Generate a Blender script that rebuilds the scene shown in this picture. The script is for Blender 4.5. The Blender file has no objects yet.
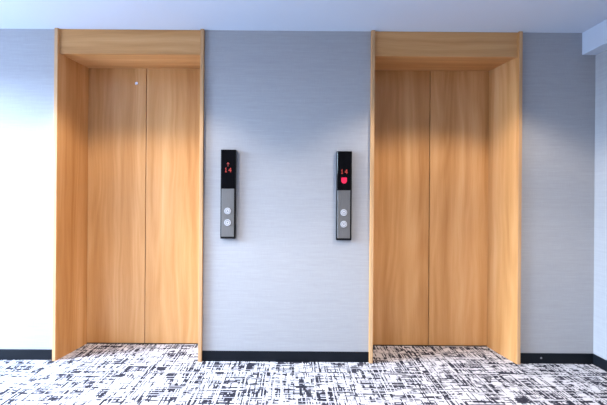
import bpy, bmesh, math, random
from mathutils import Matrix, Vector

random.seed(4)
scene = bpy.context.scene
C = scene.collection

# ------------------------------------------------------------------ sizes (metres)
CEIL = 2.311          # ceiling height
RX = 2.115            # right wall
LX = -3.05            # left (window) wall
FY = -4.6             # wall behind the camera
DOORY = 0.295          # front face of the lift doors
HEAD = 2.138          # underside of the header

# ------------------------------------------------------------------ helpers
def add_box(bm, lo, hi, bevel=0.0, seg=1):
    ret = bmesh.ops.create_cube(bm, size=1.0)
    vs = ret['verts']
    for v in vs:
        v.co = Vector([lo[i] + (v.co[i] + 0.5) * (hi[i] - lo[i]) for i in range(3)])
    if bevel:
        es = list({e for v in vs for e in v.link_edges})
        bmesh.ops.bevel(bm, geom=es, offset=bevel, segments=seg, profile=0.5, affect='EDGES')
    return bm

def box(lo, hi, bevel=0.0, seg=1):
    return add_box(bmesh.new(), lo, hi, bevel, seg)

def prism(poly, z0, z1, bm=None):
    """a plan outline (x, y), counter-clockwise, raised from z0 to z1"""
    bm = bm or bmesh.new()
    lo = [bm.verts.new((x, y, z0)) for x, y in poly]
    hi = [bm.verts.new((x, y, z1)) for x, y in poly]
    n = len(poly)
    bm.faces.new(lo[::-1]); bm.faces.new(hi)
    for i in range(n):
        bm.faces.new((lo[i], lo[(i + 1) % n], hi[(i + 1) % n], hi[i]))
    return bm

def plate(poly, y0, y1, bm=None):
    """an outline (x, z) seen from the front, given depth from y0 (front) to y1 (back)"""
    bm = bm or bmesh.new()
    a = [bm.verts.new((x, y0, z)) for x, z in poly]
    b = [bm.verts.new((x, y1, z)) for x, z in poly]
    n = len(poly)
    bm.faces.new(a); bm.faces.new(b[::-1])
    for i in range(n):
        bm.faces.new((a[i], b[i], b[(i + 1) % n], a[(i + 1) % n]))
    bmesh.ops.recalc_face_normals(bm, faces=bm.faces[:])
    return bm

def disc(cx, cz, r, y0, y1, n=40, bevel=0.0):
    bm = plate([(cx + r * math.cos(2 * math.pi * i / n), cz + r * math.sin(2 * math.pi * i / n)) for i in range(n)], y0, y1)
    if bevel:
        es = [e for e in bm.edges if all(abs(v.co.y - y0) < 1e-6 for v in e.verts)]
        bmesh.ops.bevel(bm, geom=es, offset=bevel, segments=2, profile=0.5, affect='EDGES')
    return bm

def ring(cx, cz, r0, r1, y0, y1, n=40):
    bm = bmesh.new()
    L = []
    for r, y in ((r0, y0), (r1, y0), (r1, y1), (r0, y1)):
        L.append([bm.verts.new((cx + r * math.cos(2 * math.pi * i / n), y, cz + r * math.sin(2 * math.pi * i / n))) for i in range(n)])
    for k in range(4):
        A, B = L[k], L[(k + 1) % 4]
        for i in range(n):
            j = (i + 1) % n
            bm.faces.new((A[i], A[j], B[j], B[i]))
    bmesh.ops.recalc_face_normals(bm, faces=bm.faces[:])
    return bm

def obj(name, bm, mat, parent=None, smooth=False):
    me = bpy.data.meshes.new(name)
    bm.normal_update()
    bm.to_mesh(me); bm.free()
    me.materials.append(mat)
    if smooth:
        for p in me.polygons: p.use_smooth = True
    o = bpy.data.objects.new(name, me)
    C.objects.link(o)
    if parent: o.parent = parent
    return o

def struct(name, bm, mat):
    o = obj(name, bm, mat); o['kind'] = 'structure'
    return o

def thing(name, label, cat, loc, group=None):
    o = bpy.data.objects.new(name, None); C.objects.link(o)
    o.location = loc; o.empty_display_size = 0.1
    o['label'] = label; o['category'] = cat
    if group: o['group'] = group
    return o

# ------------------------------------------------------------------ materials
class NT:
    def __init__(self, name):
        self.m = bpy.data.materials.new(name); self.m.use_nodes = True
        self.t = self.m.node_tree
        self.b = self.t.nodes['Principled BSDF']
    def n(self, typ, **kw):
        nd = self.t.nodes.new(typ)
        for k, v in kw.items():
            if k.startswith('_'): nd.inputs[k[1:]].default_value = v
            else: setattr(nd, k, v)
        return nd
    def l(self, a, b): self.t.links.new(a, b)
    def math(self, op, a, b=None, clamp=False):
        nd = self.n('ShaderNodeMath', operation=op); nd.use_clamp = clamp
        for i, v in enumerate((a, b)):
            if v is None: continue
            if isinstance(v, (int, float)): nd.inputs[i].default_value = v
            else: self.l(v, nd.inputs[i])
        return nd.outputs[0]
    def comb(self, x, y, z):
        nd = self.n('ShaderNodeCombineXYZ')
        for i, v in enumerate((x, y, z)):
            if isinstance(v, (int, float)): nd.inputs[i].default_value = v
            else: self.l(v, nd.inputs[i])
        return nd.outputs[0]
    def noise(self, vec, scale=1.0, detail=2.0, rough=0.5, dist=0.0):
        nd = self.n('ShaderNodeTexNoise')
        nd.inputs['Scale'].default_value = scale; nd.inputs['Detail'].default_value = detail
        nd.inputs['Roughness'].default_value = rough; nd.inputs['Distortion'].default_value = dist
        self.l(vec, nd.inputs['Vector'])
        return nd.outputs[0]
    def ramp(self, fac, stops):
        nd = self.n('ShaderNodeValToRGB')
        e = nd.color_ramp.elements
        while len(e) < len(stops): e.new(0.5)
        for el, (p, c) in zip(e, stops):
            el.position = p; el.color = (*c, 1)
        self.l(fac, nd.inputs[0])
        return nd.outputs[0]
    def smooth(self, v, a, b):
        nd = self.n('ShaderNodeMapRange', interpolation_type='SMOOTHSTEP')
        nd.inputs['From Min'].default_value = a; nd.inputs['From Max'].default_value = b
        self.l(v, nd.inputs['Value'])
        return nd.outputs[0]
    def bump(self, h, strength, dist=0.001):
        nd = self.n('ShaderNodeBump'); nd.inputs['Strength'].default_value = strength
        nd.inputs['Distance'].default_value = dist
        self.l(h, nd.inputs['Height']); self.l(nd.outputs[0], self.b.inputs['Normal'])
    def setp(self, **kw):
        for k, v in kw.items():
            self.b.inputs[k.replace('_', ' ')].default_value = v

def simple(name, col, rough=0.5, metal=0.0, emit=None, es=0.0, spec=0.5):
    t = NT(name)
    t.setp(Base_Color=(*col, 1), Roughness=rough, Metallic=metal)
    t.b.inputs['Specular IOR Level'].default_value = spec
    if emit:
        t.b.inputs['Emission Color'].default_value = (*emit, 1)
        t.b.inputs['Emission Strength'].default_value = es
    return t.m

def make_wood(name, axis, cols, rough):
    t = NT(name)
    tc = t.n('ShaderNodeTexCoord'); sp = t.n('ShaderNodeSeparateXYZ')
    t.l(tc.outputs['Object'], sp.inputs[0])
    X, Y, Z = sp.outputs
    oi = t.n('ShaderNodeObjectInfo')
    off = t.math('MULTIPLY', oi.outputs['Random'], 37.0)
    if axis == 'z':
        across, along = t.math('ADD', X, Y), Z
    else:
        across, along = t.math('ADD', Z, Y), X
    across = t.math('ADD', across, off); along = t.math('ADD', along, off)
    # slow wander so that the grain is never ruled straight
    wob = t.noise(t.comb(t.math('MULTIPLY', across, 3.0), 0.0, t.math('MULTIPLY', along, 1.1)), 1.0, 2.0)
    ac2 = t.math('ADD', across, t.math('MULTIPLY', wob, 0.10))
    broad = t.noise(t.comb(t.math('MULTIPLY', across, 7.0), 3.3, t.math('MULTIPLY', along, 0.35)), 1.0, 1.5)
    # flowing cathedral figure, a few narrow growth lines and fine pores
    fig = t.noise(t.comb(t.math('MULTIPLY', ac2, 5.5), 1.7, t.math('MULTIPLY', along, 0.36)), 1.0, 1.0, 0.4)
    band = t.math('ADD', t.math('MULTIPLY', t.math('SINE', t.math('MULTIPLY', fig, 62.0)), 0.075), t.noise(t.comb(t.math('MULTIPLY', ac2, 17.0), 0.0, t.math('MULTIPLY', along, 0.6)), 1.0, 3.0, 0.55))
    fibre = t.noise(t.comb(t.math('MULTIPLY', ac2, 260.0), 7.0, t.math('MULTIPLY', along, 5.0)), 1.0, 3.0, 0.65)
    f = t.math('ADD', t.math('MULTIPLY', broad, 0.52), t.math('MULTIPLY', band, 0.30))
    f = t.math('ADD', f, t.math('MULTIPLY', fibre, 0.18))
    col = t.ramp(f, [(0.30, cols[0]), (0.46, cols[1]), (0.56, cols[2]), (0.70, cols[3])])
    t.l(col, t.b.inputs['Base Color'])
    t.setp(Roughness=rough)
    t.b.inputs['Specular IOR Level'].default_value = 0.28
    t.bump(fibre, 0.06, 0.0006)
    return t.m

WOOD_COLS = [(0.380, 0.165, 0.052), (0.525, 0.262, 0.096), (0.612, 0.332, 0.140), (0.700, 0.425, 0.212)]
wood_v = make_wood('oak_veneer_upright_grain', 'z', WOOD_COLS, 0.27)
wood_h = make_wood('oak_veneer_level_grain', 'x', WOOD_COLS, 0.38)
wood_edge = make_wood('oak_edging', 'z', [(0.40, 0.22, 0.10), (0.52, 0.30, 0.15), (0.58, 0.35, 0.18), (0.64, 0.41, 0.23)], 0.42)

def make_wallpaper():
    t = NT('woven_wallpaper')
    tc = t.n('ShaderNodeTexCoord'); sp = t.n('ShaderNodeSeparateXYZ')
    t.l(tc.outputs['Object'], sp.inputs[0])
    X, Y, Z = sp.outputs
    H = t.math('ADD', X, Y)
    weft = t.noise(t.comb(t.math('MULTIPLY', H, 9.0), 0.0, t.math('MULTIPLY', Z, 210.0)), 1.0, 2.0, 0.6)
    weft2 = t.noise(t.comb(t.math('MULTIPLY', H, 2.5), 5.0, t.math('MULTIPLY', Z, 60.0)), 1.0, 2.0, 0.6)
    warp = t.noise(t.comb(t.math('MULTIPLY', H, 320.0), 9.0, t.math('MULTIPLY', Z, 14.0)), 1.0, 1.0, 0.5)
    f = t.math('ADD', t.math('MULTIPLY', weft, 0.45), t.math('MULTIPLY', weft2, 0.30))
    f = t.math('ADD', f, t.math('MULTIPLY', warp, 0.25))
    col = t.ramp(f, [(0.30, (0.325, 0.326, 0.346)), (0.50, (0.360, 0.362, 0.382)), (0.70, (0.400, 0.402, 0.424))])
    t.l(col, t.b.inputs['Base Color'])
    t.setp(Roughness=0.75); t.b.inputs['Specular IOR Level'].default_value = 0.25
    t.bump(f, 0.15, 0.0008)
    return t.m
wallpaper = make_wallpaper()

def make_carpet():
    t = NT('crosshatch_carpet_tile')
    tc = t.n('ShaderNodeTexCoord'); sp = t.n('ShaderNodeSeparateXYZ')
    t.l(tc.outputs['Object'], sp.inputs[0])
    X, Y, _ = sp.outputs
    TS = 0.5
    ix = t.math('FLOOR', t.math('DIVIDE', t.math('ADD', X, 0.13), TS))
    iy = t.math('FLOOR', t.math('DIVIDE', t.math('ADD', Y, 0.17), TS))
    par = t.math('MODULO', t.math('ABSOLUTE', t.math('ADD', ix, iy)), 2.0)
    inv = t.math('SUBTRACT', 1.0, par)
    # quarter-turned tiles: swap the two directions on every other tile
    A = t.math('ADD', t.math('MULTIPLY', X, inv), t.math('MULTIPLY', Y, par))
    B = t.math('ADD', t.math('MULTIPLY', Y, inv), t.math('MULTIPLY', X, par))
    seed = t.math('ADD', t.math('MULTIPLY', ix, 13.7), t.math('MULTIPLY', iy, 7.3))
    def st(fa, fb, k, d=2.0):
        return t.noise(t.comb(t.math('MULTIPLY', A, fa), t.math('MULTIPLY', B, fb), t.math('ADD', seed, k)), 1.0, d, 0.55)
    def rnd(x, y, z):
        nd = t.n('ShaderNodeTexWhiteNoise', noise_dimensions='3D')
        t.l(t.comb(x, y, z), nd.inputs['Vector']); return nd.outputs['Value']
    def dashes(U, V, w, L, k):
        # woven dashes: rows w wide along U, cut into lengths of about L along V
        row = t.math('FLOOR', t.math('DIVIDE', U, w))
        kk = t.math('ADD', seed, k)
        off = t.math('MULTIPLY', rnd(row, 3.5, kk), 9.0)
        stretch = t.math('ADD', 0.7, rnd(row, 8.5, kk))
        seg = t.math('FLOOR', t.math('ADD', t.math('DIVIDE', t.math('MULTIPLY', V, stretch), L), off))
        return rnd(row, seg, kk)
    patch = st(9.0, 13.0, 40.0)
    patch2 = st(13.0, 9.0, 80.0)
    speck = st(190.0, 190.0, 31.0, 1.0)
    p = t.math('MULTIPLY', t.math('SUBTRACT', patch, 0.5), 1.5)
    q = t.math('MULTIPLY', t.math('SUBTRACT', patch2, 0.5), 1.5)
    d1 = t.smooth(t.math('ADD', dashes(B, A, 0.0075, 0.11, 1.0), p), 0.58, 0.76)
    d2 = t.smooth(t.math('ADD', dashes(A, B, 0.0075, 0.11, 2.0), q), 0.60, 0.78)
    d3 = t.smooth(t.math('ADD', dashes(B, A, 0.016, 0.06, 3.0), p), 0.80, 0.94)
    d = t.math('MAXIMUM', t.math('MAXIMUM', d1, d2), t.math('MULTIPLY', d3, 0.8))
    w1 = t.math('GREATER_THAN', dashes(B, A, 0.006, 0.30, 4.0), 0.86)
    w2 = t.math('GREATER_THAN', dashes(A, B, 0.006, 0.24, 5.0), 0.86)
    d = t.math('MULTIPLY', d, t.math('SUBTRACT', 1.0, t.math('MULTIPLY', t.math('MAXIMUM', w1, w2), 0.9)))
    d = t.math('MULTIPLY', d, t.math('ADD', 0.55, t.math('MULTIPLY', speck, 0.9)), clamp=True)
    col = t.ramp(d, [(0.0, (0.58, 0.565, 0.59)), (0.35, (0.32, 0.31, 0.345)), (0.75, (0.060, 0.058, 0.080)), (1.0, (0.020, 0.020, 0.030))])
    t.l(col, t.b.inputs['Base Color'])
    t.setp(Roughness=0.95); t.b.inputs['Specular IOR Level'].default_value = 0.1
    t.bump(speck, 0.5, 0.003)
    return t.m
carpet = make_carpet()

def make_paint(name, col, scale=420.0):
    t = NT(name)
    tc = t.n('ShaderNodeTexCoord')
    nz = t.noise(tc.outputs['Object'], scale, 2.0)
    t.setp(Base_Color=(*col, 1), Roughness=0.8); t.b.inputs['Specular IOR Level'].default_value = 0.2
    t.bump(nz, 0.08, 0.0005)
    return t.m
ceiling_paint = make_paint('ceiling_paint', (0.55, 0.615, 0.72))
beam_paint = make_paint('beam_wallpaper', (0.55, 0.615, 0.72), 260.0)
base_vinyl = simple('black_vinyl', (0.006, 0.008, 0.012), 0.5, spec=0.15)
dark_gap = simple('gap_shade_black', (0.012, 0.010, 0.009), 0.8)
sill_metal = simple('brown_sill_metal', (0.10, 0.075, 0.05), 0.4, 0.8)
black_case = simple('black_case', (0.005, 0.005, 0.006), 0.4, spec=0.2)
black_glass = simple('black_glass', (0.004, 0.004, 0.005), 0.1, spec=0.15)
def make_brushed():
    t = NT('brushed_metal')
    tc = t.n('ShaderNodeTexCoord'); sp = t.n('ShaderNodeSeparateXYZ')
    t.l(tc.outputs['Object'], sp.inputs[0])
    X, Y, Z = sp.outputs
    nz = t.noise(t.comb(t.math('MULTIPLY', X, 900.0), 0.0, t.math('MULTIPLY', Z, 12.0)), 1.0, 2.0)
    col = t.ramp(nz, [(0.3, (0.17, 0.165, 0.165)), (0.7, (0.24, 0.232, 0.228))])
    t.l(col, t.b.inputs['Base Color'])
    t.setp(Metallic=0.55, Roughness=0.42)
    return t.m
brushed = make_brushed()
button_white = simple('button_white', (0.50, 0.50, 0.53), 0.4)
button_grey = simple('button_grey', (0.20, 0.20, 0.22), 0.4)
chrome = simple('pale_metal', (0.75, 0.75, 0.76), 0.25, 0.8)
led_red = simple('red_led_digits', (0.25, 0.02, 0.02), 0.5, emit=(1.0, 0.10, 0.055), es=0.42)
led_dim = simple('dim_red_led', (0.2, 0.03, 0.03), 0.5, emit=(1.0, 0.12, 0.08), es=0.20)
lamp_red = simple('red_lamp', (0.4, 0.01, 0.04), 0.4, emit=(1.0, 0.015, 0.075), es=0.62)
dark_wall = simple('dark_brown_wall', (0.10, 0.085, 0.075), 0.7)  # unseen wall behind the camera, kept dark to cut bounced light
window_white = simple('white_window_frame', (0.7, 0.7, 0.7), 0.4)

# ------------------------------------------------------------------ the setting
CX = (-1.138, 1.068)      # centres of the two lift entrances
HW = (0.519, 0.525)       # half widths over the frames

struct('floor', box((LX - 0.1, FY - 0.1, -0.1), (RX + 0.1, 0.40, 0.0)), carpet)
struct('ceiling', box((LX - 0.1, FY - 0.1, CEIL), (RX + 0.1, 0.0, CEIL + 0.1)), ceiling_paint)

def wall_with_holes(xs_holes, x0, x1, z_top, hole_top, y0, y1):
    """lift wall: one connected sheet with door openings down to the floor"""
    poly = [(x0, 0.0)]
    for a, b in xs_holes:
        poly += [(a, 0.0), (a, hole_top), (b, hole_top), (b, 0.0)]
    poly += [(x1, 0.0), (x1, z_top), (x0, z_top)]
    bm = plate(poly, y0, y1)
    bmesh.ops.triangulate(bm, faces=[f for f in bm.faces if len(f.verts) > 4])
    return bm
struct('wall_back', wall_with_holes([(c - h, c + h) for c, h in zip(CX, HW)], LX, RX, CEIL + 0.1, CEIL + 0.0005, 0.0, 0.08), wallpaper)
struct('wall_right', box((RX, FY, 0), (RX + 0.1, 0.0, CEIL)), wallpaper)
# wall behind the camera, with a narrow window
bm = bmesh.new()
add_box(bm, (LX, FY - 0.1, 0), (-2.98, FY, CEIL))
add_box(bm, (-2.45, FY - 0.1, 0), (RX, FY, CEIL))
add_box(bm, (-2.98, FY - 0.1, 0), (-2.45, FY, 0.1))
add_box(bm, (-2.98, FY - 0.1, 2.0), (-2.45, FY, CEIL))
struct('wall_front', bm, dark_wall)

# left wall with the daylight opening
WY0, WY1, WZ0, WZ1 = -2.3, -0.15, 0.02, 2.0
bm = bmesh.new()
add_box(bm, (LX - 0.1, FY, 0), (LX, WY0, CEIL))
add_box(bm, (LX - 0.1, WY1, 0), (LX, 0.0, CEIL))
add_box(bm, (LX - 0.1, WY0, WZ1), (LX, WY1, CEIL))
add_box(bm, (LX - 0.1, WY0, 0), (LX, WY1, WZ0))
struct('wall_left', bm, wallpaper)
bm = bmesh.new()
for a, b in ((WY0, WY0 + 0.05), (WY1 - 0.05, WY1), ((WY0 + WY1) / 2 - 0.03, (WY0 + WY1) / 2 + 0.03)):
    add_box(bm, (LX - 0.07, a, WZ0), (LX - 0.02, b, WZ1))
add_box(bm, (LX - 0.07, WY0 + 0.05, WZ0), (LX - 0.02, WY1 - 0.05, WZ0 + 0.05))
add_box(bm, (LX - 0.07, WY0 + 0.05, WZ1 - 0.05), (LX - 0.02, WY1 - 0.05, WZ1))
struct('window_1', bm, window_white)

# boxed beam along the right wall
struct('trim_1', box((2.021, FY, 2.157), (RX, -0.0005, CEIL)), beam_paint)

# skirting
BH, BT = 0.071, 0.008
for nm, a, b in (('baseboard_left', LX, CX[0] - HW[0]), ('baseboard_center', CX[0] + HW[0], CX[1] - HW[1]), ('baseboard_back', CX[1] + HW[1], RX)):
    bm = box((a, -BT, 0), (b, 0, BH))
    es = [e for e in bm.edges if all(v.co.y < -BT + 1e-5 and v.co.z > BH - 1e-5 for v in e.verts)]
    bmesh.ops.bevel(bm, geom=es, offset=0.003, segments=2, profile=0.5, affect='EDGES')
    o = struct(nm, bm, base_vinyl)
    if nm == 'baseboard_back':
        obj('screw_head', disc(1.745, 0.040, 0.0065, -BT - 0.002, -BT, 16), button_grey, o)
struct('baseboard_right', box((RX - BT, FY, 0), (RX, -BT, BH)), base_vinyl)

# ------------------------------------------------------------------ lift entrances
def lift_entrance(cx, HALF, BK, label, keyhole):
    t = thing('elevator_entrance', label, 'elevator', (cx, 0, 0), 'elevator entrances')
    IN, FR = HALF - 0.025, -0.022
    for s in (-1, 1):
        poly = [(s * HALF, FR), (s * IN, FR), (s * BK, DOORY - 0.002), (s * HALF, DOORY - 0.002)]
        if s < 0: poly = poly
        bm = prism(poly, 0.0, CEIL - 0.001)
        bmesh.ops.recalc_face_normals(bm, faces=bm.faces[:])
        es = [e for e in bm.edges if all(v.co.y < FR + 1e-5 for v in e.verts) and abs(e.verts[0].co.z - e.verts[1].co.z) > 0.1]
        bmesh.ops.bevel(bm, geom=es, offset=0.0022, segments=2, profile=0.5, affect='EDGES')
        j = obj('jamb', bm, wood_v, t)
        # solid edging strip on the leading edge
        obj('edging', box((min(s * IN, s * HALF) + 0.0022, FR - 0.0012, 0.0), (max(s * IN, s * HALF) - 0.0022, FR + 0.0003, CEIL - 0.001)), wood_edge, j)
    bm = box((0.004 - IN, -0.004, HEAD), (IN - 0.004, 0.012, CEIL - 0.001))
    obj('header', bm, wood_h, t)
    # ceiling of the recess, tapering with the splayed sides
    f = 0.012
    k = lambda y: IN - (IN - BK) * (y - FR) / (DOORY - 0.002 - FR) - 0.0005
    bm = prism([(-k(f), f + 0.0005), (k(f), f + 0.0005), (k(DOORY - 0.003), DOORY - 0.003), (-k(DOORY - 0.003), DOORY - 0.003)], HEAD + 0.002, HEAD + 0.03)
    bmesh.ops.recalc_face_normals(bm, faces=bm.faces[:])
    obj('soffit', bm, wood_h, t)
    gap = 0.0022
    for s in (-1, 1):
        a, b = sorted((s * gap, s * 0.470))
        p = obj('door_panel', box((a, DOORY, 0.008), (b, DOORY + 0.035, HEAD + 0.05), 0.0025, 2), wood_v, t)
        if s < 0 and keyhole:
            o = obj('release_keyhole', disc(-0.077, 2.027, 0.012, DOORY - 0.0025, DOORY + 0.001, 24, 0.001), chrome, p)
            o['label'] = 'small round silver release keyhole'
    obj('sill', box((-0.50, DOORY + 0.002, 0.0), (0.50, DOORY + 0.060, 0.005)), sill_metal, t)
    obj('gap_shade_sheet', box((-0.50, DOORY + 0.042, 0.006), (0.50, DOORY + 0.058, HEAD + 0.06)), dark_gap, t)  # added dark sheet, stands in for the shade behind the door gaps
    return t

lift_entrance(CX[0], HW[0], 0.449, 'light oak elevator entrance with a small silver keyhole dot high on its door', True)
lift_entrance(CX[1], HW[1], 0.456, 'light oak elevator entrance without keyhole dot, beside the corner under the boxed beam', False)

# ------------------------------------------------------------------ hall call panels
DIG = {'1': ['00100', '01100', '00100', '00100', '00100', '00100', '01110'],
       '4': ['00010', '00110', '01010', '10010', '11111', '00010', '00010'],
       'up': ['00100', '01110', '11111', '00100', '00100', '00100', '00100']}
def dots(key, cx, cz, h, y0, y1, fill=0.92):
    """a dot-matrix sign as one mesh"""
    rows = DIG[key]; p = h / len(rows)
    bm = bmesh.new()
    for r, row in enumerate(rows):
        for c, ch in enumerate(row):
            if ch == '1':
                x = cx + (c - 2) * p * 0.86; z = cz + h / 2 - (r + 0.5) * p
                add_box(bm, (x - p * fill * 0.43, y0, z - p * fill / 2), (x + p * fill * 0.43, y1, z + p * fill / 2))
    return bm

def call_panel(loc, label, up_arrow):
    W, H, D = 0.106, 0.618, 0.024
    t = thing('call_panel', label, 'elevator call panel', loc, 'elevator call panels')
    obj('case', box((-W / 2, -D, 0), (W / 2, 0, H), 0.003, 2), black_case, t)
    yf = -D
    fx0, fx1 = -W / 2 + 0.008, W / 2 - 0.011
    obj('faceplate', box((fx0, yf - 0.003, 0.014), (fx1, yf, 0.346), 0.001, 1), brushed, t)
    s = obj('display_screen', box((fx0 - 0.003, yf - 0.003, 0.348), (fx1 + 0.003, yf, H - 0.004), 0.001, 1), black_glass, t)
    yd0, yd1 = yf - 0.0038, yf - 0.0028
    cx = (fx0 + fx1) / 2
    zd = 0.476
    for k, ch in ((-1, '1'), (1, '4')):
        obj('digit', dots(ch, cx + k * 0.0145, zd, 0.031, yd0, yd1), led_red, s)
    if up_arrow:
        a = obj('arrow', dots('up', cx, zd + 0.039, 0.030, yd0, yd1), led_dim, s)
        a['label'] = 'dim red lit up arrow'
    else:
        w, h = 0.019, 0.021
        pts = [(-w * .92, h), (w * .92, h), (w, h * .8), (w, -h * .1)]
        for i in range(1, 8):
            a = math.pi * i / 8
            pts.append((w * math.cos(a) if i else w, -h * .1 - h * .9 * math.sin(a)))
        pts += [(-w, -h * .1), (-w, h * .8)]
        a = obj('pictogram', plate([(cx + x, zd - 0.062 + z) for x, z in pts][::-1], yd0, yd1), lamp_red, s)
        a['label'] = 'glowing red pictogram'
    for zc, up in ((0.192, True), (0.112, False)):
        r = 0.0225
        b = obj('call_button', disc(cx, zc, r, yf - 0.008, yf - 0.003, 40, 0.001), button_white, t, False)
        obj('button_ring', ring(cx, zc, r * 0.60, r * 0.76, yf - 0.0085, yf - 0.0078), button_grey, b)
        q = 0.0078 * (1 if up else -1)
        tri = [(cx - 0.0075, zc - q * .7), (cx + 0.0075, zc - q * .7), (cx, zc + q)]
        obj('direction_mark', plate(tri, yf - 0.0085, yf - 0.0078), button_grey, b)
    return t

call_panel((-0.443, 0, 0.857), 'slim black and silver elevator call panel showing 14 under an up arrow', True)
call_panel((0.361, 0, 0.852), 'slim black and silver elevator call panel showing 14 above a glowing red pictogram', False)

# ------------------------------------------------------------------ light
def area(name, loc, rot, sx, sy, power, col):
    L = bpy.data.lights.new(name, 'AREA'); L.shape = 'RECTANGLE'
    L.size, L.size_y, L.energy, L.color = sx, sy, power, col
    o = bpy.data.objects.new(name, L); C.objects.link(o)
    o.location = loc; o.rotation_euler = rot
    return o
def aim(o, target):
    o.rotation_euler = (Vector(target) - o.location).to_track_quat('-Z', 'Y').to_euler()
sky = area('window_daylight', (LX - 2.4, -1.35, 2.35), (0, 0, 0), 1.9, 1.1, 1080, (0.58, 0.77, 1.0))
aim(sky, (0.0, -0.5, 0.6))
area('window_skylight', (LX - 0.12, (WY0 + WY1) / 2, (WZ0 + WZ1) / 2), (0, -math.pi / 2, 0), WZ1 - WZ0, WY1 - WY0, 110, (0.52, 0.69, 1.0))
area('window_daylight', (-2.75, FY - 0.12, 1.05), (math.pi / 2, 0, 0), 0.6, 1.9, 20, (0.75, 0.86, 1.0))

def spot(name, loc, power, col, angle, blend):
    L = bpy.data.lights.new(name, 'SPOT'); L.energy = power; L.color = col
    L.spot_size = math.radians(angle); L.spot_blend = blend; L.shadow_soft_size = 0.045
    o = bpy.data.objects.new(name, L); C.objects.link(o)
    o.location = loc
    return o
WARM = (1.0, 0.86, 0.70)
for x in CX:  # downlights in front of each entrance
    spot('ceiling_spot', (x, -0.80, CEIL - 0.005), 105, WARM, 126, 0.32)
for x in (-1.125, 1.058):  # unseen second row, added to brighten the lower doors and wall
    spot('ceiling_spot', (x, -1.9, CEIL - 0.005), 140, WARM, 126, 0.3)

w = bpy.data.worlds.new('World'); scene.world = w; w.use_nodes = True
bg = w.node_tree.nodes['Background']
bg.inputs[0].default_value = (0.60, 0.75, 1.0, 1); bg.inputs[1].default_value = 0.6

# ------------------------------------------------------------------ camera
cam = bpy.data.cameras.new('camera'); co = bpy.data.objects.new('camera', cam); C.objects.link(co)
F = 377.5
cam.sensor_fit = 'HORIZONTAL'; cam.sensor_width = 36.0; cam.lens = 36.0 * F / 607
cam.shift_x = (303.5 - 292.0) / 607; cam.shift_y = (200.5 - 202.5) / 607
cam.clip_start = 0.05
co.matrix_world = Matrix.Translation((0, -2.64, 1.125)) @ Matrix.Rotation(math.pi / 2, 4, 'X') @ Matrix.Rotation(0.0075, 4, 'Z')
scene.camera = co

vs = scene.view_settings
scene.display_settings.display_device = 'sRGB'
vs.view_transform = 'Standard'; vs.look = 'None'; vs.gamma = 1.0; vs.use_curve_mapping = False
vs.exposure = 0.21
